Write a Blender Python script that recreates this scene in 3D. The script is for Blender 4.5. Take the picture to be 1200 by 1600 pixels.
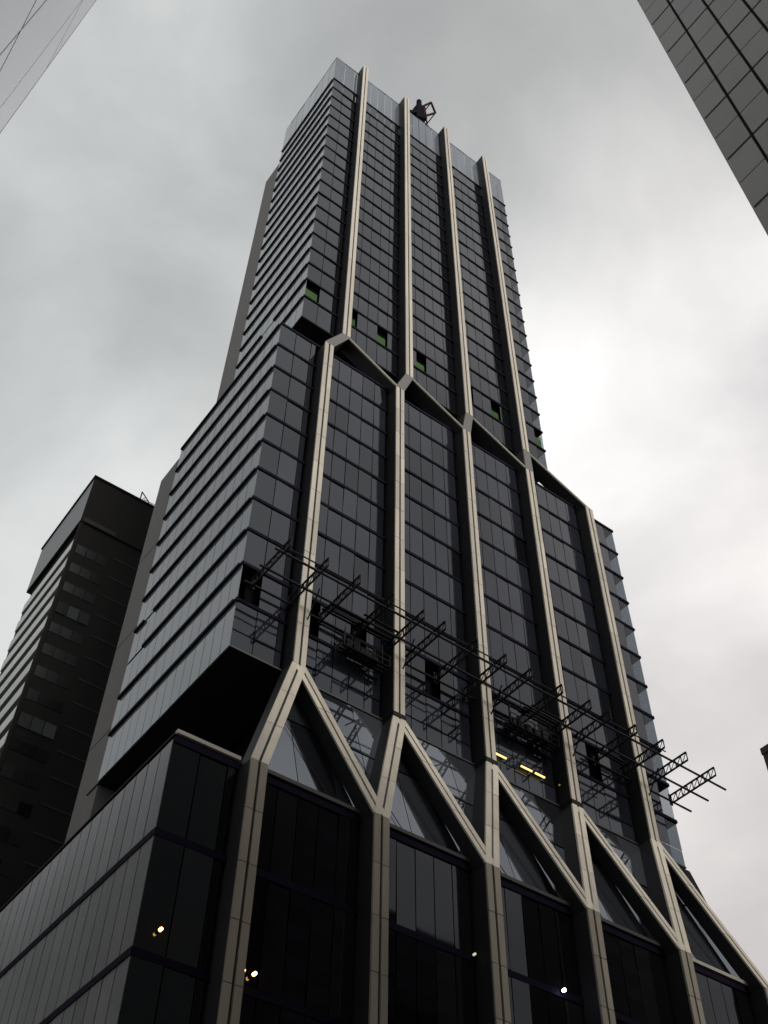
import bpy, bmesh, math, random
from mathutils import Vector, Matrix
random.seed(7)
R = math.radians
for o in list(bpy.data.objects): bpy.data.objects.remove(o)
sc = bpy.context.scene
COL = sc.collection

# ------------------------------------------------------------------ camera
EYE = 1.6                                   # eye height; every level below is measured from the eye
AZ, EL, ROLL, FPX = 0.62477186, 0.8691736, 0.01950419, 1728.387
fw = Vector((math.sin(AZ)*math.cos(EL), math.cos(AZ)*math.cos(EL), math.sin(EL)))
r0 = Vector((math.cos(AZ), -math.sin(AZ), 0)); u0 = r0.cross(fw)
rt = r0*math.cos(ROLL) + u0*math.sin(ROLL); up = -r0*math.sin(ROLL) + u0*math.cos(ROLL)
cam = bpy.data.cameras.new('camera'); camo = bpy.data.objects.new('camera', cam); COL.objects.link(camo)
camo.matrix_world = Matrix(((rt.x, up.x, -fw.x, 0), (rt.y, up.y, -fw.y, 0), (rt.z, up.z, -fw.z, EYE), (0, 0, 0, 1)))
cam.sensor_fit = 'VERTICAL'; cam.sensor_height = 24; cam.lens = 24*FPX/1600
cam.clip_start = 0.1; cam.clip_end = 6000
sc.camera = camo
sc.render.resolution_x, sc.render.resolution_y = 768, 1024

def pix(p):
    d = Vector(p) - Vector((0, 0, EYE)); c = d.dot(fw)
    if c <= 0.1: return (-9999, -9999)
    return (600 + FPX*d.dot(rt)/c, 800 - FPX*d.dot(up)/c)

# ------------------------------------------------------------------ sky, sun, exposure
SUN_AZ, SUN_EL = R(172), R(41)              # compass-like azimuth from +Y towards +X
w = bpy.data.worlds.new('World'); sc.world = w; w.use_nodes = True
nt = w.node_tree; nt.nodes.clear()
def N(t, **k):
    n = nt.nodes.new(t)
    for a, b in k.items(): setattr(n, a, b)
    return n
L = lambda a, b: nt.links.new(a, b)
out = N('ShaderNodeOutputWorld'); bg = N('ShaderNodeBackground'); bg.inputs[1].default_value = 0.104
sky = N('ShaderNodeTexSky', sky_type='NISHITA'); sky.sun_disc = False
sky.sun_elevation = SUN_EL; sky.sun_rotation = SUN_AZ; sky.dust_density = 4; sky.air_density = 1.5
tc = N('ShaderNodeTexCoord')
mp = N('ShaderNodeMapping'); mp.inputs['Scale'].default_value = (1, 1, 1.5); mp.inputs['Location'].default_value = (2.3, 0.6, 0.4)
L(tc.outputs['Generated'], mp.inputs[0])
n1 = N('ShaderNodeTexNoise'); n1.inputs['Scale'].default_value = 3.4; n1.inputs['Detail'].default_value = 7; n1.inputs['Roughness'].default_value = .5; n1.inputs['Distortion'].default_value = .35
L(mp.outputs[0], n1.inputs['Vector'])
cr = N('ShaderNodeValToRGB')
cr.color_ramp.elements[0].position = .30; cr.color_ramp.elements[0].color = (4.15, 4.2, 4.23, 1)
cr.color_ramp.elements[1].position = .70; cr.color_ramp.elements[1].color = (6.9, 6.87, 6.8, 1)
e = cr.color_ramp.elements.new(.5); e.color = (5.5, 5.52, 5.5, 1)
L(n1.outputs['Fac'], cr.inputs[0])
# broad thin and thick places in the cloud layer: direction, half-width (cosine), gain
acc = None
for dr, cw, g in (((.47, .276, .838), .93, .40), ((.29, .205, .94), .96, -.34), ((.115, .703, .702), .97, .28), ((.60, .38, .70), .90, .26), ((.03, .70, .715), .985, -.14), ((.40, .17, .90), .985, -.10)):
    gd = N('ShaderNodeVectorMath', operation='DOT_PRODUCT'); L(tc.outputs['Generated'], gd.inputs[0]); gd.inputs[1].default_value = Vector(dr).normalized()
    gr = N('ShaderNodeMapRange', interpolation_type='SMOOTHSTEP'); gr.inputs['From Min'].default_value = cw; gr.inputs['From Max'].default_value = 1.0
    gr.inputs['To Min'].default_value = 0.0; gr.inputs['To Max'].default_value = g
    L(gd.outputs['Value'], gr.inputs['Value'])
    ad = N('ShaderNodeMath', operation='ADD'); L(gr.outputs[0], ad.inputs[0])
    if acc is None: ad.inputs[1].default_value = 1.0
    else: L(acc.outputs[0], ad.inputs[1])
    acc = ad
gm = N('ShaderNodeVectorMath', operation='SCALE'); L(cr.outputs[0], gm.inputs[0]); L(acc.outputs[0], gm.inputs['Scale'])
# a warmer, pinkish layer low on the right, a cooler one to the left
wd = N('ShaderNodeVectorMath', operation='DOT_PRODUCT'); L(tc.outputs['Generated'], wd.inputs[0]); wd.inputs[1].default_value = Vector((.75, -.25, -.45)).normalized()
wr = N('ShaderNodeMapRange', interpolation_type='SMOOTHSTEP'); wr.inputs['From Min'].default_value = -.55; wr.inputs['From Max'].default_value = .35
L(wd.outputs['Value'], wr.inputs['Value'])
wt = N('ShaderNodeMix', data_type='RGBA'); L(wr.outputs[0], wt.inputs[0]); wt.inputs[6].default_value = (.975, 1.0, 1.0, 1); wt.inputs[7].default_value = (1.03, .97, .955, 1)
wm = N('ShaderNodeVectorMath', operation='MULTIPLY'); L(gm.outputs[0], wm.inputs[0]); L(wt.outputs[2], wm.inputs[1]); gm = wm
mx = N('ShaderNodeMix', data_type='RGBA'); mx.inputs[0].default_value = .95
L(sky.outputs[0], mx.inputs[6]); L(gm.outputs[0], mx.inputs[7])
L(mx.outputs[2], bg.inputs[0]); L(bg.outputs[0], out.inputs[0])

sl = bpy.data.lights.new('sun', 'SUN'); sl.energy = 1.35; sl.angle = R(18); sl.color = (1, .95, .86)
so = bpy.data.objects.new('sun', sl); COL.objects.link(so)
sd = Vector((math.sin(SUN_AZ)*math.cos(SUN_EL), math.cos(SUN_AZ)*math.cos(SUN_EL), math.sin(SUN_EL)))
so.rotation_euler = sd.to_track_quat('Z', 'Y').to_euler(); so.location = (0, 0, 300)
vs = sc.view_settings; vs.view_transform = 'Standard'; vs.look = 'None'; vs.exposure = 0.0; vs.gamma = 1; vs.use_curve_mapping = False

# ------------------------------------------------------------------ materials
def new_mat(name):
    m = bpy.data.materials.new(name); m.use_nodes = True
    return m, m.node_tree, m.node_tree.nodes['Principled BSDF']
def mat(name, col, rough=.5, metal=0, ior=1.5, var=.12, nscale=.6, streak=1.0, bump=0.0, objvar=.08, fine=0.0, spec=.5):
    """base colour with weather streaks, soft patches and a small shift from piece to piece"""
    m, t, b = new_mat(name)
    n = t.nodes; l = t.links.new
    tcn = n.new('ShaderNodeNewGeometry'); mpn = n.new('ShaderNodeMapping'); mpn.inputs['Scale'].default_value = (1, 1, streak)
    l(tcn.outputs['Position'], mpn.inputs[0])
    no = n.new('ShaderNodeTexNoise'); no.inputs['Scale'].default_value = nscale; no.inputs['Detail'].default_value = 6; no.inputs['Roughness'].default_value = .65
    l(mpn.outputs[0], no.inputs['Vector'])
    oi = n.new('ShaderNodeObjectInfo')
    a = n.new('ShaderNodeMath'); a.operation = 'MULTIPLY_ADD'; a.inputs[1].default_value = 2*var; a.inputs[2].default_value = 1-var
    l(no.outputs['Fac'], a.inputs[0])
    c = n.new('ShaderNodeMath'); c.operation = 'MULTIPLY_ADD'; c.inputs[1].default_value = 2*objvar; c.inputs[2].default_value = 1-objvar
    l(oi.outputs['Random'], c.inputs[0])
    d = n.new('ShaderNodeMath'); d.operation = 'MULTIPLY'; l(a.outputs[0], d.inputs[0]); l(c.outputs[0], d.inputs[1])
    v = n.new('ShaderNodeVectorMath'); v.operation = 'SCALE'; v.inputs[0].default_value = col; l(d.outputs[0], v.inputs['Scale'])
    l(v.outputs[0], b.inputs['Base Color'])
    b.inputs['Specular IOR Level'].default_value = spec
    b.inputs['Roughness'].default_value = rough; b.inputs['Metallic'].default_value = metal; b.inputs['IOR'].default_value = ior
    if bump:
        no2 = n.new('ShaderNodeTexNoise'); no2.inputs['Scale'].default_value = fine or 3; no2.inputs['Detail'].default_value = 3
        l(tcn.outputs['Position'], no2.inputs['Vector'])
        bp = n.new('ShaderNodeBump'); bp.inputs['Strength'].default_value = bump; bp.inputs['Distance'].default_value = .05
        l(no2.outputs['Fac'], bp.inputs['Height']); l(bp.outputs[0], b.inputs['Normal'])
    return m
def glass(name, col, rough=.04, ior=1.6, clear=0.0, wave=.05, ov=.7):
    m = mat(name, col, rough, 0, ior, var=.25, nscale=.25, objvar=ov, bump=wave, fine=.35)
    m.node_tree.nodes['Principled BSDF'].inputs['Specular Tint'].default_value = (.78, .88, 1, 1)
    if clear:
        t = m.node_tree; b = t.nodes['Principled BSDF']; o = t.nodes['Material Output']
        tr = t.nodes.new('ShaderNodeBsdfTransparent'); tr.inputs[0].default_value = (.88, .92, .95, 1)
        fr = t.nodes.new('ShaderNodeLayerWeight'); fr.inputs['Blend'].default_value = .5
        pw = t.nodes.new('ShaderNodeMath'); pw.operation = 'POWER'; pw.inputs[1].default_value = 5; t.links.new(fr.outputs['Facing'], pw.inputs[0])
        ma = t.nodes.new('ShaderNodeMath'); ma.operation = 'ADD'; ma.inputs[1].default_value = 1-clear; ma.use_clamp = True
        t.links.new(pw.outputs[0], ma.inputs[0])
        ms = t.nodes.new('ShaderNodeMixShader'); t.links.new(ma.outputs[0], ms.inputs[0])
        t.links.new(tr.outputs[0], ms.inputs[1]); t.links.new(b.outputs[0], ms.inputs[2]); t.links.new(ms.outputs[0], o.inputs[0])
    return m
def emit(name, col, s):
    m, t, b = new_mat(name); b.inputs['Base Color'].default_value = (*col, 1)
    b.inputs['Emission Color'].default_value = (*col, 1); b.inputs['Emission Strength'].default_value = s
    return m
M = dict(
    glass=glass('tinted_glass', (.018, .020, .027), ior=1.62, wave=.12),
    side=glass('side_glass', (.14, .146, .15), rough=.08, ior=1.9, ov=.12),
    podside=glass('podium_side_panel', (.17, .17, .172), rough=.22, ior=1.55, ov=.14),
    podglass=glass('podium_glass', (.006, .006, .007), ior=1.5),
    sky=glass('transfer_glass', (.05, .054, .064), rough=.03, ior=2.6),
    clear=glass('clear_glass', (.04, .045, .055), clear=.66),
    halfclear=glass('half_clear_glass', (.05, .057, .07), clear=.6),
    screen=glass('screen_glass', (.23, .255, .30), rough=.12, ior=1.6, clear=.38, ov=.2),
    beige=mat('beige_cladding', (.60, .55, .455), .5, var=.34, nscale=1.1, streak=.1, objvar=.14),
    stone=mat('podium_column_darkened', (.32, .285, .225), .55, var=.25, nscale=.9, streak=.12, objvar=.12),  # darkened cladding: podium shade put into the colour, not left to lighting
    fin=mat('dark_fin_metal', (.028, .028, .031), .6, ior=1.25, var=.2, nscale=.5, streak=.15),
    bar=mat('navy_spandrel', (.007, .005, .016), .6, ior=1.12, objvar=.15),
    core=mat('dark_core', (.008, .008, .009), .9, ior=1.1),
    soffit=mat('soffit_panel', (.016, .016, .016), .6, ior=1.2),
    concrete=mat('grey_render', (.16, .15, .145), .75, var=.15, nscale=.4, streak=.2),
    trim=mat('pale_trim', (.42, .40, .34), .5),
    greytrim=mat('grey_trim', (.05, .05, .05), .5, spec=.3),
    scaf=mat('scaffold_steel', (.022, .022, .026), .6, 0, ior=1.2, objvar=.25),
    net=mat('black_netting', (.012, .012, .012), .9),
    green=mat('green_netting', (.035, .115, .012), .85, var=.35, nscale=3, streak=.2, objvar=.25),
    white=mat('white_metal_panel', (.82, .83, .88), .22, .65, 1.7, var=.04, nscale=.15, objvar=.03),
    joint=mat('dark_joint', (.02, .016, .016), .8),
    granite=mat('grey_brown_stone', (.44, .44, .42), .4, var=.12, nscale=.5, objvar=.06),
    lbwall=mat('dark_tower_wall', (.018, .0175, .017), .8, ior=1.2, var=.18, nscale=.25, streak=.4),
    lbcrown=mat('dark_tower_crown', (.10, .10, .105), .35, var=.1, nscale=.2),
    lbband=mat('pale_band', (.78, .80, .73), .4, var=.15, nscale=.6),
    lbpane=glass('dull_pane', (.013, .013, .013), rough=.3, ior=1.2),
    lbglass=glass('dark_tower_glass', (.05, .058, .055), ior=1.7),
    brown=mat('brown_wall', (.06, .042, .036), .7, var=.2, nscale=.4),
    block=mat('dark_block_wall', (.035, .034, .033), .7, var=.2, nscale=.2),
    red=mat('dark_red_steel', (.04, .008, .012), .7, ior=1.1),
    bmu=mat('blue_black_steel', (.006, .007, .014), .7, ior=1.08),
    asphalt=mat('asphalt', (.05, .05, .05), .85, var=.2, nscale=2),
    paving=mat('paving', (.2, .19, .18), .8, var=.15, nscale=1.5),
    yellow=emit('yellow_tube', (1, .80, .28), 1.5), dimyellow=emit('dim_yellow_tube', (.6, .38, .05), .35),
    warm=emit('warm_lamp', (1, .47, .12), 14), cold=emit('cold_lamp', (.75, .82, 1), 18), dim=emit('dim_lamp', (.5, .65, .35), 1.0),
)

# ------------------------------------------------------------------ helpers
WM = {}
def link(o, parent=None, mw=None):
    mw = mw or Matrix.Identity(4)
    COL.objects.link(o); WM[o] = mw
    if parent is not None:
        o.parent = parent; o.matrix_parent_inverse = WM[parent].inverted()
    o.matrix_basis = mw
    return o
def tag(o, label, cat, group=None):
    o['label'] = label; o['category'] = cat
    if group: o['group'] = group
    return o
def thing(name, label, cat, loc, group=None):
    o = bpy.data.objects.new(name, None); o.empty_display_size = 1
    link(o, None, Matrix.Translation(loc)); return tag(o, label, cat, group)
class MB:
    """collects solid shapes; build() links them as one mesh object"""
    def __init__(s): s.v = []; s.f = []
    def hexa(s, p):                          # p: 4 bottom + 4 top, same winding (counter-clockwise from above)
        b = len(s.v); s.v += [tuple(q) for q in p]
        s.f += [(b+3, b+2, b+1, b), (b+4, b+5, b+6, b+7)] + [(b+i, b+(i+1) % 4, b+4+(i+1) % 4, b+4+i) for i in range(4)]
        return s
    def box(s, x0, x1, y0, y1, z0, z1):
        return s.hexa([(x0, y0, z0), (x1, y0, z0), (x1, y1, z0), (x0, y1, z0), (x0, y0, z1), (x1, y0, z1), (x1, y1, z1), (x0, y1, z1)])
    def beam(s, a, b, r, n=4):
        a, b = Vector(a), Vector(b); d = (b-a).normalized()
        h = Vector((0, 0, 1)) if abs(d.z) < .9 else Vector((1, 0, 0))
        u = d.cross(h).normalized(); v = u.cross(d); k = len(s.v)
        for c in (a, b):
            for i in range(n):
                t = 2*math.pi*(i+.5)/n; s.v.append(tuple(c + u*r*math.cos(t) + v*r*math.sin(t)))
        s.f += [(k+i, k+(i+1) % n, k+n+(i+1) % n, k+n+i) for i in range(n)]
        s.f += [tuple(k+n-1-i for i in range(n)), tuple(k+n+i for i in range(n))]
        return s
    def slab(s, q, t):                       # q: 4 corners of a front face; t: thickness pushed back along -normal
        q = [Vector(p) for p in q]; n = (q[1]-q[0]).cross(q[3]-q[0]).normalized()
        b = len(s.v); s.v += [tuple(p) for p in q] + [tuple(p - n*t) for p in q]
        s.f += [(b, b+1, b+2, b+3), (b+7, b+6, b+5, b+4)] + [(b+(i+1) % 4, b+i, b+4+i, b+4+(i+1) % 4) for i in range(4)]
        return s
    def mesh(s, name, m):
        me = bpy.data.meshes.new(name); me.from_pydata(s.v, [], s.f); me.materials.append(M[m] if isinstance(m, str) else m)
        bm = bmesh.new(); bm.from_mesh(me); bmesh.ops.recalc_face_normals(bm, faces=bm.faces); bm.to_mesh(me); bm.free()
        return me
    def build(s, name, m, parent=None, kind=None):
        o = bpy.data.objects.new(name, s.mesh(name, m)); link(o, parent)
        if kind: o['kind'] = kind
        return o

# panels: flat rectangular pieces, collected first, so that the largest in the picture become objects and the rest one part
PANELS = {}
MESHES = {}
def panel(kind, parent, m, c, u, v, w_, h_, t=.06, tilt=.4):
    """c lower-left corner, u/v unit directions along width/height, face normal u x v"""
    u, v = Vector(u), Vector(v); c = Vector(c)
    q = [c, c+u*w_, c+u*w_+v*h_, c+v*h_]; px = [pix(p) for p in q]
    ar = abs(sum(px[i][0]*px[(i+1) % 4][1] - px[(i+1) % 4][0]*px[i][1] for i in range(4)))/2
    vis = any(-30 < x < 1230 and -30 < y < 1630 for x, y in px) and (u.cross(v)).dot(Vector((0, 0, EYE)) - c) > 0
    PANELS.setdefault(kind, []).append((ar if vis else 0, parent, m, c, u, v, w_, h_, t, tilt))
def flush(kind, limit=300):
    rest = {}
    for i, (ar, parent, m, c, u, v, w_, h_, t, tilt) in enumerate(sorted(PANELS[kind], key=lambda a: -a[0])):
        n = u.cross(v); mid = c + u*w_/2 + v*h_/2
        rx, ry = R(random.gauss(0, tilt)), R(random.gauss(0, tilt))
        rot = Matrix((u, v, n)).transposed().to_4x4() @ Matrix.Rotation(rx, 4, 'X') @ Matrix.Rotation(ry, 4, 'Y')
        mw = Matrix.Translation(mid) @ rot
        if i < limit and ar > 20:
            key = (m, round(w_, 2), round(h_, 2), t)
            if key not in MESHES: MESHES[key] = MB().box(-w_/2, w_/2, -h_/2, h_/2, -t, 0).mesh(kind, m)
            link(bpy.data.objects.new(kind, MESHES[key]), parent, mw)
        else:
            b = rest.setdefault((parent, m), MB())
            loc = [(-w_/2, -h_/2, -t), (w_/2, -h_/2, -t), (w_/2, h_/2, -t), (-w_/2, h_/2, -t)]
            b.hexa([mw @ Vector(p) for p in loc] + [mw @ Vector((p[0], p[1], 0)) for p in loc])
    for (parent, m), b in rest.items(): b.build(kind, m, parent, 'stuff')

# ------------------------------------------------------------------ ground
def ground(name, m, x0, x1, y0, y1, z0, z1):
    o = MB().box(x0, x1, y0, y1, z0, z1).build(name, m); o['kind'] = 'structure'; return o
ground('ground', 'paving', -1500, 1500, -1500, 1500, -.6, -.15)
ground('road', 'asphalt', -1400, 1400, 10, 42, -.14, 0)
ground('road', 'asphalt', 3, 15, -400, 9.9, -.14, 0)
ground('pavement', 'paving', 16, 95, 42.1, 110, -.14, .12)
ground('pavement', 'paving', -6, 2.9, -80, 9.9, -.14, .0)
ground('pavement', 'paving', 15.1, 140, -80, 9.9, -.14, .12)

# ------------------------------------------------------------------ the tower
def Zl(z): return z + EYE
BAY, MOD = 9.09, 1.515
TOWER = thing('office_tower', 'tall dark glass office tower with stepped tiers and pale branching columns', 'tower', (48.6, 62, 0))
GAP = .075
# tiers: x0, x1, glass plane y, back y, bottom, top, columns, front plane of columns
MID = dict(x0=25.4, x1=72.1, y=53.8, yb=74.3, z0=54.15, z1=98.65, cols=[30.45+BAY*k for k in range(5)], yf=52.3)
UPP = dict(x0=29.73, x1=67.4, y=58.0, yb=74.1, z0=110.7, z1=188.6, cols=[34.995+BAY*k for k in range(4)], yf=56.5)
POD = dict(x0=20.8, x1=76.5, y=49.6, yb=100, z0=-1.6, z1=41.3, cols=[25.9+BAY*k for k in range(6)], yf=48.07)
MID['bars'] = [58.65+4.0*k for k in range(11)]
UPP['bars'] = [115.05+4.087*k for k in range(19)]
POD['bars'] = [0.1, 6.97, 13.84, 20.71, 27.58, 34.45]
INS = 1.1
def spans(t, k_end):
    """x intervals of the glass panes along a tier's front; the fins cover one module each"""
    out_ = []; c = t['cols']; a, b = t['x0'], c[0]-MOD/2
    for f0, f1 in ((0, .435), (.435, .87), (.87, 1)): out_.append((a+(b-a)*f0, a+(b-a)*f1))
    for i in range(len(c)-1):
        for j in range(5): out_.append((c[i]+MOD*(j+.5), c[i]+MOD*(j+1.5)))
    a, b = c[-1]+MOD/2, t['x1']
    n = 3
    for j in range(n): out_.append((a+(b-a)*j/n, a+(b-a)*(j+1)/n))
    return out_

podium = MB().box(POD['x0']+INS, POD['x1']-INS, POD['y']+INS, POD['yb'], 0, Zl(POD['z1'])-.02).build('podium', 'core', TOWER)
mb = MB().box(MID['x0']+INS, 68.7, MID['y']+INS, MID['yb'], Zl(MID['z0'])+.02, Zl(MID['z1'])-.05)
mb.box(68.7, MID['x1']-.25, 64, MID['yb'], Zl(MID['z0'])+.03, Zl(MID['z1'])-.1)
middle = mb.build('middle_block', 'core', TOWER)
mb = MB().box(UPP['x0']+INS, 66.1, UPP['y']+INS, UPP['yb'], Zl(UPP['z0'])+.02, Zl(UPP['z1'])-.05)
mb.box(66.1, UPP['x1']-.25, 62, UPP['yb'], Zl(UPP['z0'])+.03, Zl(UPP['z1'])-.1)
upper = mb.build('upper_block', 'core', TOWER)
soff = MB().box(MID['x0']+.05, MID['x1']-.05, MID['y']+.05, MID['yb']+1.4, Zl(MID['z0'])-.08, Zl(MID['z0'])).build('soffit', 'core', middle)
yy = MID['y']+.03
while yy < MID['yb']+1:
    for xa, xb in ((25.42, 28.4), (28.45, 31.45)):
        dz = random.uniform(0, .015)
        MB().box(xa, xb, yy, yy+1.44, Zl(MID['z0'])-.13-dz, Zl(MID['z0'])-.08).build('soffit_panel', 'soffit', middle)
    yy += 1.5
MB().box(31.5, MID['x1']-.03, MID['y']+.03, 56, Zl(MID['z0'])-.13, Zl(MID['z0'])-.081).build('soffit_panel', 'soffit', middle)
MB().box(UPP['x0']+.02, UPP['x1']-.02, UPP['y']+.02, UPP['yb'], Zl(UPP['z0'])-.12, Zl(UPP['z0'])).build('soffit', 'soffit', upper)
MB().box(MID['x0'], MID['x1'], MID['y'], MID['yb'], Zl(MID['z1'])-.03, Zl(MID['z1'])+.12).build('roof', 'soffit', middle)
MB().box(POD['x0'], POD['x1'], POD['y'], POD['yb'], Zl(POD['z1'])-.01, Zl(POD['z1'])+.12).build('roof', 'soffit', podium)
# floor slabs that show through the clear corner at the right-hand end
for t, blk, xa in ((MID, middle, 68.7), (UPP, upper, 66.1)):
    for zb in t['bars']:
        MB().box(xa, t['x1']-.12, t['y']+.12, 66, Zl(zb)-.1, Zl(zb)+.3).build('floor_slab', 'soffit', blk)

# panes, bars, side panels
OPEN_MID = [(25.4, 27.1), (31.2, 33.6), (35.0, 36.6), (42.5, 44.3), (60.9, 62.5), (70.5, 72.2)]
GREEN = [(29.7, 31.6), (35.9, 37.9), (41.0, 42.5), (46.6, 48.2), (54.2, 55.6), (58.5, 60.0), (65.6, 67.4)]
def overl(a, b, L_): return any(a < (p+q)/2 <= b for p, q in L_)
def tier(t, blk, pm, sm, bar_h, bar_p, skip_first_bar=False):
    lv = [t['z0']] + t['bars']
    if t is POD: lv = t['bars'] + [t['z1']-.35]
    sp = spans(t, 0)
    for i in range(len(lv)-1):
        za, zb = lv[i] + (bar_h if (i > 0 or t is POD) else .05), lv[i+1]
        for (a, b) in sp:
            op = (t is MID and i == 1 and overl(a, b, OPEN_MID)) or (t is UPP and i == 1 and overl(a, b, GREEN))
            if op:
                if t is UPP:
                    hh = random.uniform(1.9, 2.6)
                    panel('green_netting', blk, 'green', (a+.1, t['y']+.3, Zl(za)), (1, 0, 0), (0, 0, 1), b-a-.2, hh, .03, .5)
                    MB().box(a+.05, b-.05, t['y']+.2, t['y']+.3, Zl(za)+hh+.15, Zl(za)+hh+.22).build('window_rail', 'bar', blk)
                continue
            mm = pm
            if (t is MID and a > 70.3) or (t is UPP and a > 65.4): mm = 'clear' if t is MID else 'halfclear'
            if t is MID and i == 0:       # the lowest storey has a transom
                panel('window_pane', blk, mm, (a+GAP/2, t['y'], Zl(za)), (1, 0, 0), (0, 0, 1), b-a-GAP, 1.5)
                panel('window_pane', blk, mm, (a+GAP/2, t['y'], Zl(za)+1.62), (1, 0, 0), (0, 0, 1), b-a-GAP, zb-za-1.62)
            else:
                panel('window_pane', blk, mm, (a+GAP/2, t['y'], Zl(za)), (1, 0, 0), (0, 0, 1), b-a-GAP, zb-za)
        # left side, right side
        ye = t['yb'] if t is not POD else 88.0
        n = round((ye-t['y'])/1.47); d = (ye-t['y'])/n
        for j in range(n):
            gs = .1 if t is POD else .06
            panel('side_panel', blk, sm, (t['x0'], ye-d*j-gs/2, Zl(za)), (0, -1, 0), (0, 0, 1), d-gs, zb-za, .06, .12)
            if j > n-4 or t is POD:
                panel('window_pane', blk, 'clear' if t is not POD else pm, (t['x1'], ye-d*(j+1)+.05, Zl(za)), (0, 1, 0), (0, 0, 1), d-.1, zb-za)
            else:
                panel('side_panel', blk, sm, (t['x1'], ye-d*(j+1)+.05, Zl(za)), (0, 1, 0), (0, 0, 1), d-.1, zb-za)
    # spandrel bars project a little in front of the glass and past the corners
    for k, zb in enumerate(t['bars']):
        if t is POD and k == 0: continue
        zt = Zl(zb) + bar_h - .03
        MB().box(t['x0']-bar_p, t['x1']+(.12 if t is not POD else .1), t['y']-bar_p, t['y']+.3, Zl(zb)+.02, zt).build('spandrel_bar', 'bar', blk)
        ye = t['yb'] - .2
        if t is POD: ye = 88
        gaps = [(t['y']+.31, ye)]; lp = .2 if t is not POD else .06
        if t is MID and k == 3: gaps = [(t['y']+.31, 70.6), (72.4, ye+.1)]
        if t is MID and k in (2,): gaps = [(t['y']+.31, 71.2)]
        if t is UPP and k == 0: gaps = [(t['y']+.31, 62.5), (66.0, ye)]
        if t is UPP and k == 1: gaps = [(t['y']+.31, 65.2), (68.0, ye)]
        for a, b in gaps:
            MB().box(t['x0']-lp, t['x0']+.2, a, b, Zl(zb)+.02, zt).build('spandrel_bar', 'bar', blk)
        MB().box(t['x1']-.1, t['x1']+.09, t['y']+.31, ye, Zl(zb)+.02, zt).build('spandrel_bar', 'bar', blk)
tier(MID, middle, 'glass', 'side', .36, .09)
tier(UPP, upper, 'glass', 'side', .36, .11)
tier(POD, podium, 'podglass', 'podside', .5, .05)
# crown screen above the upper block
for (a, b) in spans(UPP, 0):
    panel('crown_panel', upper, 'screen', (a+.05, UPP['y'], Zl(189.05)), (1, 0, 0), (0, 0, 1), b-a-.1, 10.3, .05, .2)
n = 8; d = (UPP['yb']-UPP['y'])/n
for j in range(n):
    panel('crown_panel', upper, 'screen', (UPP['x0'], UPP['yb']-d*j-.05, Zl(189.05)), (0, -1, 0), (0, 0, 1), d-.1, 10.3, .05, .2)
    panel('crown_panel', upper, 'screen', (UPP['x1'], UPP['yb']-d*(j+1)+.05, Zl(189.05)), (0, 1, 0), (0, 0, 1), d-.1, 10.3, .05, .2)
MB().box(UPP['x0'], UPP['x1'], UPP['y']-.02, UPP['y']+.15, Zl(199.36), Zl(199.55)).build('parapet_cap', 'greytrim', upper)
MB().box(UPP['x0']-.02, UPP['x0']+.15, UPP['y']+.16, UPP['yb'], Zl(199.36), Zl(199.55)).build('parapet_cap', 'greytrim', upper)
MB().box(UPP['x1']-.15, UPP['x1']+.02, UPP['y']+.16, UPP['yb'], Zl(199.36), Zl(199.55)).build('parapet_cap', 'greytrim', upper)
MB().box(UPP['x0']+2, UPP['x1']-4, 64, UPP['yb']-.5, Zl(188.6), Zl(196)).build('plant_room', 'concrete', upper)
# edge trims
MB().box(MID['x0'], MID['x1'], MID['y']-.06, MID['y']+.01, Zl(MID['z0'])-.1, Zl(MID['z0'])+.04).build('edge_trim', 'greytrim', middle)
c = POD['cols']
for i, (a, b) in enumerate([(POD['x0']+.1, c[0]-.6)] + [(c[k]+.6, c[k+1]-.6) for k in range(5)] + [(c[5]+.6, POD['x1'])]):
    MB().box(a, b, POD['y']-.22, POD['y']+.1, Zl(41.35), Zl(41.62)).build('roof_trim', 'trim' if i in (0, 5) else 'greytrim', podium)
    MB().box(a, b, POD['y']-.1, POD['y']+.15, Zl(40.75), Zl(41.2)).build('roof_trim', 'bar', podium)
# rear service core, flush with the side faces
core = MB().box(MID['x0']+.12, 71, 74.32, 78.8, 0, Zl(98)).build('rear_core', 'concrete', TOWER)
MB().box(UPP['x0']+.15, 66, 74.33, 78.75, Zl(98), Zl(185.3)).build('core_shaft', 'concrete', core)
for zz in (12, 24, 36, 48, 60, 72, 84): MB().box(MID['x0']+.10, MID['x0']+.2, 74.4, 78.7, Zl(zz), Zl(zz)+.07).build('wall_joint', 'joint', core)

# transfer storeys: leaning glass between podium and middle block, dark recess below the upper block
tf = MB().hexa([(26.8, 50.7, Zl(41.5)), (71.0, 50.7, Zl(41.5)), (71.0, 74, Zl(41.5)), (26.8, 74, Zl(41.5)),
                (31.9, 54.4, Zl(54.0)), (71.0, 54.4, Zl(54.0)), (71.0, 74, Zl(54.0)), (31.9, 74, Zl(54.0))]).build('transfer_storey', 'core', TOWER)
def tp(x, s): return Vector((x, 50.15 + 3.55*s, Zl(41.65 + 12.2*s)))
def xl(s): return 26.4 + 5.0*s
rows = [(0, .56), (.575, 1)]
for s0, s1 in rows:
    x = 30.0
    MB().slab([tp(xl(s0), s0), tp(30 if s0 == 0 else 32.98, s0), tp(30 if s0 == 0 else 32.98, s1), tp(xl(s1), s1)], .06).build('transfer_pane', 'sky', tf)
    x = 30.06 if s0 == 0 else 33.06
    while x < 70:
        MB().slab([tp(x, s0), tp(x+2.97, s0), tp(x+2.97, s1), tp(x, s1)], .06).build('transfer_pane', 'sky', tf); x += 3.03
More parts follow.
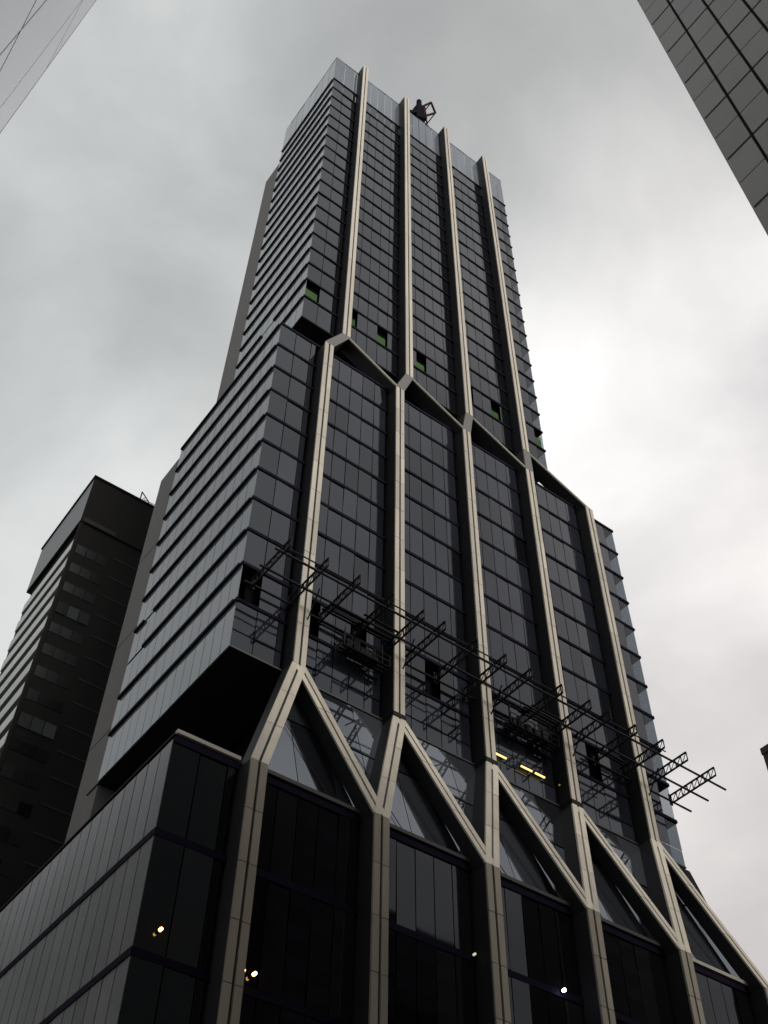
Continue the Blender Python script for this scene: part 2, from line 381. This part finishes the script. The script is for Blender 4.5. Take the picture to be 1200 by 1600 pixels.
for k in range(5):
    for off in (.2, .55):
        if k == 0 and off < .3: continue
        x = POD['cols'][k] + BAY*off
        a_, b_ = tp(x+1.6, .01), tp(x-1.5, .52)
        MB().beam(a_ + Vector((0, -.12, .04)), b_ + Vector((0, -.12, .04)), .03).build('diagonal_rod', 'scaf', tf)  # thin dark diagonal lines laid just in front of the leaning glass
MB().slab([(26.5, 74, Zl(41.6)), (26.5, 50.6, Zl(41.6)), (31.6, 55.5, Zl(54)), (31.6, 74, Zl(54))], .06).build('transfer_side', 'podglass', tf)
tu = MB().hexa([(31.5, 56.5, Zl(98.7)), (70.5, 56.5, Zl(98.7)), (70.5, 74, Zl(98.7)), (31.5, 74, Zl(98.7)),
                (33.5, 61, Zl(110.6)), (66.9, 60, Zl(110.6)), (66.9, 74, Zl(110.6)), (33.5, 74, Zl(110.6))]).build('transfer_storey', 'soffit', TOWER)

# columns: dark deep fins faced with two pale strips of panels
FW = 1.1
def column(p0, p1, depth, pieces, wid=FW, rec=0.0, name='column', face='beige'):
    """p0, p1: centre of the front face at both ends; section stays level, so leaning members are sheared"""
    p0, p1 = Vector(p0), Vector(p1)
    def at(s, dx, dy): q = p0.lerp(p1, s); return (q.x+dx, q.y+dy+rec, q.z)
    h = wid/2
    sec = lambda s: [at(s, -h+.03, .16), at(s, h-.03, .16), at(s, h-.03, depth), at(s, -h+.03, depth)]
    o = MB().hexa(sec(0)+sec(1)).build(name, 'fin', TOWER)
    g = .012 if pieces > 1 else 0
    ln = (p1-p0).length; gj = .05/ln
    for side in (-1, 1):
        if face == 'concrete' and side > 0: continue
        xa, xb = (-h, -.09) if side < 0 else (.09, h)
        if face == 'concrete': xa, xb = -h, h
        for k in range(pieces):
            s0, s1 = k/pieces + gj/2, (k+1)/pieces - gj/2
            dy = random.uniform(-.012, .012)
            bt = [at(s0, xa, dy), at(s0, xb, dy), at(s0, xb, .155), at(s0, xa, .155)]
            tt = [at(s1, xa, dy), at(s1, xb, dy), at(s1, xb, .155), at(s1, xa, .155)]
            MB().hexa(bt+tt).build('column_panel', face, o)
    return o
kz_p, kz_m0, kz_m1, kz_u = Zl(40.8), Zl(54.0), Zl(97.9), Zl(109.6)
for x in POD['cols']:
    column((x, POD['yf'], Zl(20.2)), (x, POD['yf'], kz_p), 1.9, 6, 1.16, face='stone')  # podium lengths use the darkened cladding colour
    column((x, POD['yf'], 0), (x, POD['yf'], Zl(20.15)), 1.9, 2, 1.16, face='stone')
for k, x in enumerate(MID['cols']):
    column((x, MID['yf'], kz_m0), (x, MID['yf'], kz_m1), 1.9, 11, 1.03)
    if 0 < k < 4: MB().box(x-.62, x+.62, MID['yf']-.04, MID['y'], kz_m0-.5, kz_m0+.02).build('collar', 'soffit', TOWER)
for x in UPP['cols']: column((x, UPP['yf'], kz_u), (x, UPP['yf'], Zl(200.6)), 1.9, 5, 1.05)
for k, x in enumerate(MID['cols']):
    zt = kz_m0 - (.4 if 0 < k < 4 else -.0)
    column((POD['cols'][k], POD['yf'], kz_p-.02), (x, MID['yf']-.02, zt), 1.6, 3, 1.2)
    column((POD['cols'][k+1], POD['yf'], kz_p-.02), (x, MID['yf']-.02, zt), 1.3, 3, 1.16, .03)
for k, x in enumerate(UPP['cols']):
    column((MID['cols'][k], MID['yf'], kz_m1-.02), (x, UPP['yf']-.02, kz_u+.02), 1.9, 1, 1.12, face='concrete')
    column((MID['cols'][k+1], MID['yf'], kz_m1-.02), (x, UPP['yf']-.02, kz_u+.02), 1.9, 1, .5, .03)

for k_ in list(PANELS): flush(k_)

# ------------------------------------------------------------------ catch platform (scaffold fan) on the middle block
ZC = Zl(61.5)
fan = thing('catch_platform', 'dark steel scaffold catch platform of trusses jutting from the middle of the tower', 'scaffold', (49, 53.6, ZC))
TX = [26.5, 29.8, 32.75, 36.0, 38.9, 40.95, 44.3, 47.4, 50.1, 53.5, 56.8, 59.0, 62.2, 65.4, 68.4, 71.95]
for x in TX:
    b = MB(); y0, y1, hh = 53.6, 48.3, .85
    x += random.uniform(-.1, .1)
    if x < 71 and x > 26: y0 = 53.7
    b.beam((x, y0, ZC), (x, y1, ZC), .09); b.beam((x, y0, ZC-hh), (x, y1, ZC-hh), .09)
    n = 8
    for i in range(n+1):
        y = y0 + (y1-y0)*i/n; b.beam((x, y, ZC), (x, y, ZC-hh), .05)
        if i < n: b.beam((x, y, ZC-hh), (x, y0+(y1-y0)*(i+1)/n, ZC), .035)
    b.build('truss', 'scaf', fan)
for y, dz in ((49.15, -.98), (51.25, -.98), (53.35, -.98)):
    MB().beam((25.6, y, ZC+dz), (74.1, y, ZC+dz), .10, 6).build('tube', 'scaf', fan)
MB().beam((25.6, 49.45, ZC+.12), (67, 49.45, ZC+.12), .06, 6).build('tube', 'scaf', fan)
MB().beam((33, 52.2, ZC+.12), (62, 52.2, ZC+.12), .05, 6).build('tube', 'scaf', fan)
for x in TX: MB().box(x-.16, x+.16, 53.68, 53.79, ZC-1.0, ZC+.15).build('bracket', 'scaf', fan)
random.seed(11)
for xa, xb, ys_ in ((32.8, 36.0, (52.9, 53.2, 52.4)), (36.0, 38.9, (53.1, 52.7, 52.2, 51.7)), (50.2, 53.5, (53.1, 52.8, 52.2)), (53.5, 56.8, (53.2, 52.9, 52.5, 51.9)), (62.2, 65.4, (53.1, 52.8))):
    for y in ys_:
        d_ = random.uniform(-.25, .25)
        MB().box(xa-.3+d_, xb+.2+d_, y-.11, y+.11, ZC+.1, ZC+.15).build('plank', 'net', fan)
# braces back to the wall
for x in (30.9, 40.0, 49.1, 58.2, 67.3):
    MB().beam((x, 53.6, ZC-4.2), (x-.3, 50.6, ZC-.95), .06).build('brace', 'scaf', fan)
# working platforms beside it
def gondola(x0, x1, z, label):
    g = thing('working_platform', label, 'platform', ((x0+x1)/2, 53, z), 'working platforms hanging against the tower')
    for yy in (52.5, 52.9, 53.3): MB().box(x0, x1, yy-.13, yy+.13, z, z+.05).build('deck_plank', 'scaf', g)
    b = MB()
    for yy in (52.35, 53.45):
        for zz in (.55, 1.1): b.beam((x0, yy, z+zz), (x1, yy, z+zz), .045)
        for i in range(7):
            xx = x0+(x1-x0)*i/6; b.beam((xx, yy, z), (xx, yy, z+1.1), .04)
    b.build('guard_rail', 'scaf', g)
    for xx in (x0+.4, x1-.4):
        b = MB(); b.beam((xx, 52.85, z), (xx, 52.85, z+2.3), .06); b.beam((xx, 52.85, z+2.25), (xx, 52.85, ZC+3), .02)
        b.build('hanger', 'scaf', g)
    random.seed(int(x0))
    for i in range(5):
        xx = x0 + .5 + (x1-x0-1.2)*i/5
        MB().box(xx, xx+random.uniform(.3, .6), 52.6, 53.2, z+.06, z+random.uniform(.5, 1.5)).build('stacked_material', 'net', g)
gondola(34.2, 38.6, Zl(58.2), 'dark working platform hanging below the scaffold between first and second columns')
gondola(51.2, 56.6, Zl(59.0), 'dark working platform hanging below the scaffold above the yellow lights')

# ------------------------------------------------------------------ lit lamps
def worklight(x0, x1, label, m='yellow'):
    t = thing('tube_light', label, 'light', ((x0+x1)/2, 53.55, Zl(56.05)), 'yellow tube lights on the lowest storey of the middle block')
    MB().beam((x0+.06, 53.5, Zl(56.05)), (x1-.06, 53.5, Zl(56.05)), .085, 8).build('tube', m, t)
    MB().box(x0, x1, 53.45, 53.72, Zl(56.2), Zl(56.3)).build('housing', 'scaf', t)
worklight(49.95, 51.4, 'lit yellow tube light beside the third column from the left')
worklight(52.9, 54.2, 'lit yellow tube light in the middle of the row of three')
worklight(54.45, 55.6, 'lit yellow tube light at the right end of the row of three')
worklight(57.1, 57.7, 'dim yellow tube light beside the fourth column', 'dimyellow')
def lamp(x, z, r, m, label):
    t = thing('wall_lamp', label, 'lamp', (x, 49.5, Zl(z)), None)
    b = MB(); b.beam((x, 49.42, Zl(z)), (x, 49.22, Zl(z)), r, 8); b.build('bulb', m, t)
    MB().beam((x, 49.57, Zl(z)), (x, 49.43, Zl(z)), r*1.25, 8).build('fitting', 'scaf', t)
lamp(22.03, 29.24, .085, 'warm', 'small lit lamp on dark podium glass near its left corner')
lamp(27.08, 28.65, .07, 'warm', 'small orange lamp just right of the podium first column, left of a pair')
lamp(27.75, 28.69, .1, 'warm', 'small orange lamp right of the podium first column, brighter of a pair')
lamp(50.67, 34.84, .11, 'cold', 'bright bluish white lamp on the podium glass left of its fourth column')
lamp(43.15, 34.82, .08, 'dim', 'dim greenish lamp on the podium glass left of its third column')

# ------------------------------------------------------------------ roof crane
bm_ = thing('roof_crane', 'small dark window cleaning crane perched on the tower roof edge', 'crane', (50, 60.5, Zl(188.7)))
s = .9516
def bp(x, z, y=59.0): return (x*s, y, Zl(z*s))
MB().box(48.9, 51.2, 59.2, 61.4, Zl(188.7), Zl(204.2)).build('mast', 'bmu', bm_)
MB().hexa([bp(50.6, 214.0, 58.9), bp(53.3, 216.6, 58.9), bp(53.3, 216.6, 61), bp(50.6, 214.0, 61), bp(51.0, 221.6, 58.9), bp(52.9, 222.5, 58.9), bp(52.9, 222.5, 61), bp(51.0, 221.6, 61)]).build('body', 'bmu', bm_)
MB().beam(bp(51.9, 221, 59.6), bp(51.9, 225.2, 59.6), .55, 6).build('winch_head', 'bmu', bm_)
MB().beam(bp(48.9, 213.6, 59.2), bp(51.5, 217.5, 59.2), .45, 4).build('arm', 'bmu', bm_)
b = MB(); q = [bp(52.6, 217.0), bp(55.6, 223.6), bp(54.6, 227.8), bp(52.6, 222.6)]
for i in range(4): b.beam(q[i], q[(i+1) % 4], .22, 4)
q2 = [(x, 61.5, z) for x, y, z in q]
for i in range(4): b.beam(q2[i], q2[(i+1) % 4], .16, 4); b.beam(q[i], q2[i], .12, 4)
b.build('cradle_frame', 'red', bm_)

# ------------------------------------------------------------------ dark tower behind, at left
DT = thing('striped_tower', 'dark slab tower with pale horizontal stripes on its side, behind the office tower at left', 'tower', (35, 108, 0))
x0, y0, top = 23.4, 100.0, 118.1
MB().box(x0+.35, 62, y0+.15, 115.6, 0, Zl(109.2)).build('wall', 'lbwall', DT)
MB().box(x0-.06, x0+.34, y0+.02, y0+.42, 0, Zl(109.15)).build('corner_post', 'lbwall', DT)
crown = MB().box(x0-.15, 62.3, y0-.1, 116.6, Zl(109.2), Zl(top)).build('crown', 'lbwall', DT)
MB().slab([(x0-.16, 116.5, Zl(109.4)), (x0-.16, y0, Zl(109.4)), (x0-.16, y0, Zl(top-.3)), (x0-.16, 116.5, Zl(top-.3))], .02).build('crown_side', 'lbcrown', crown)
MB().box(x0-.3, 62.4, y0-.25, 116.7, Zl(top), Zl(top)+.35).build('coping', 'bar', crown)
for k in range(24):
    zz = 106.0 - 3.43*k
    MB().box(x0-.04, x0+.3, y0+.43, 115.4, Zl(zz)-1.75, Zl(zz)).build('stripe_band', 'lbband', DT)
    MB().box(x0+.08, x0+.4, y0+.44, 115.3, Zl(zz)-3.42, Zl(zz)-1.76).build('window_strip', 'bar', DT)
random.seed(3)
for k in range(14):
    zz = 106.0 - 3.43*k
    for j in range(3):
        lit = k in (3, 8)
        MB().box(x0+.5+1.45*j, x0+1.85+1.45*j, y0+(.02 if lit else .1), y0+.2, Zl(zz)-(2.7 if lit else 2.4), Zl(zz)-.9).build('window', 'lbglass' if lit else 'lbpane', DT)
    MB().box(x0+5.5, 61, y0+.1, y0+.2, Zl(zz)-.4, Zl(zz)-.2).build('wall_joint', 'joint', DT)
MB().box(x0+.2, x0+4.8, y0-.13, y0, Zl(109.3), Zl(109.9)+.1).build('vent_strip', 'joint', crown)
an = thing('roof_davit', 'small davit and handrail on the roof of the striped tower', 'davit', (31.2, 102, Zl(top)+.3))
zt = Zl(top)+.3
b = MB(); b.beam((30.6, 101.5, zt), (30.6, 101.5, zt+3.6), .10); b.beam((30.6, 101.5, zt+3.6), (32.0, 101.5, zt+2.2), .08); b.beam((30.6, 101.5, zt+1.6), (31.3, 101.5, zt+2.9), .05)
b.build('davit_arm', 'scaf', an)
b = MB(); b.beam((30.8, 100.4, zt+1.0), (37, 100.4, zt+1.0), .05); b.beam((30.8, 100.4, zt+.5), (37, 100.4, zt+.5), .04)
for i in range(6): b.beam((30.9+1.2*i, 100.4, zt-.3), (30.9+1.2*i, 100.4, zt+1.0), .05)
b.build('handrail', 'scaf', an)

# ------------------------------------------------------------------ pale panelled building, top left
WT = thing('pale_building', 'pale metal panelled building edge in the top left corner', 'building', (-12, 20, 0))
a = 4.5
MB().box(-30, -a-.3, -30, 39.1, 0, 125).build('wall', 'joint', WT)
ys = [38.6, 32.1, 22.95, 13.8, 4.6, -4.6]; zs = [0, 20, 52.5, 85, 117]
for i in range(len(ys)-1):
    for j in range(len(zs)-1):
        MB().slab([(-a, ys[i]-.13, Zl(zs[j])+.2), (-a, ys[i+1]+.13, Zl(zs[j])+.2), (-a, ys[i+1]+.13, Zl(zs[j+1])-.2), (-a, ys[i]-.13, Zl(zs[j+1])-.2)], .1).build('facade_panel', 'white', WT)
MB().box(-a-.5, -a+.06, 38.55, 39.25, 0, 125).build('edge_trim', 'trim', WT)
MB().slab([(-30, 39.2, 0), (-a-.51, 39.2, 0), (-a-.51, 39.2, 125), (-30, 39.2, 125)][::-1], .05).build('end_wall', 'white', WT)

# ------------------------------------------------------------------ stone building, top right
GT = thing('stone_building', 'grey brown stone clad building with dark joints in the top right corner', 'building', (34, -18, 0))
XR, YE = 20.0, 6.12
MB().box(XR+.1, 50, -42, YE-.1, 0, 84).build('wall', 'joint', GT)
fl = 4.12
for i in range(7):
    ya, yb = YE - 1.28*i, YE - 1.28*(i+1)
    for k in range(-3, 8):
        zb = 57.08 - fl*5 + fl*(k)
        for h0, h1 in ((.09, fl/2-.035), (fl/2+.035, fl-.09)):
            MB().slab([(XR, ya-.06, Zl(zb+h0)), (XR, yb+.06, Zl(zb+h0)), (XR, yb+.06, Zl(zb+h1)), (XR, ya-.06, Zl(zb+h1))], .08).build('stone_panel', 'granite', GT)
lo, hi = Zl(57.08 - fl*8), Zl(57.08 + fl*3)
MB().box(XR, XR+.1, -42, YE - 1.28*7 - .05, 0, 84).build('wall_facing', 'granite', GT)
MB().box(XR, XR+.1, YE - 1.28*7, YE, 0, lo).build('wall_facing', 'granite', GT)
MB().box(XR, XR+.1, YE - 1.28*7, YE, hi+.05, 84).build('wall_facing', 'granite', GT)
MB().box(XR+.02, 50, YE-.1, YE-.02, 0, 84).build('end_wall', 'granite', GT)

# ------------------------------------------------------------------ brown block at the right edge
BB = thing('brown_building', 'dark brown building corner at the right edge of the view', 'building', (112, 52, 0))
MB().box(100.1, 130, 45, 60.1, 0, Zl(83.2)).build('wall', 'brown', BB)
MB().box(100, 130.1, 44.9, 60.2, Zl(83.2), Zl(84.1)).build('parapet', 'brown', BB)
# blocks over the street, seen only as reflections in the podium glass
def block(x0, x1, y0, y1, h, label):
    t = thing('street_block', label, 'building', ((x0+x1)/2, (y0+y1)/2, 0), 'blocks across the street')
    MB().box(x0, x1, y0, y1, 0, h).build('wall', 'block', t)
    z = 4
    while z < h-2:
        MB().box(x0+1, x1-1, y1, y1+.05, z, z+1.9).build('window_strip', 'podglass', t); z += 3.8
block(56.5, 65.6, -5, 4, 86, 'narrow dark block reflected in the podium glass beside its second column')
block(66, 82.6, -5, 3, 70, 'low dark block reflected in the podium glass between its second and third columns')
block(83, 99.6, -5, 2, 54, 'lowest dark block reflected in the podium glass between its third and fourth columns')
block(100, 116.5, -5, 4, 90, 'tall wide dark block reflected in the podium glass between its fourth and fifth columns')
block(-45, -12, 118, 205, 104, 'added unseen block beyond the left edge, darkening the reflection in the podium side')  # added out of view so the podium side reflects something darker
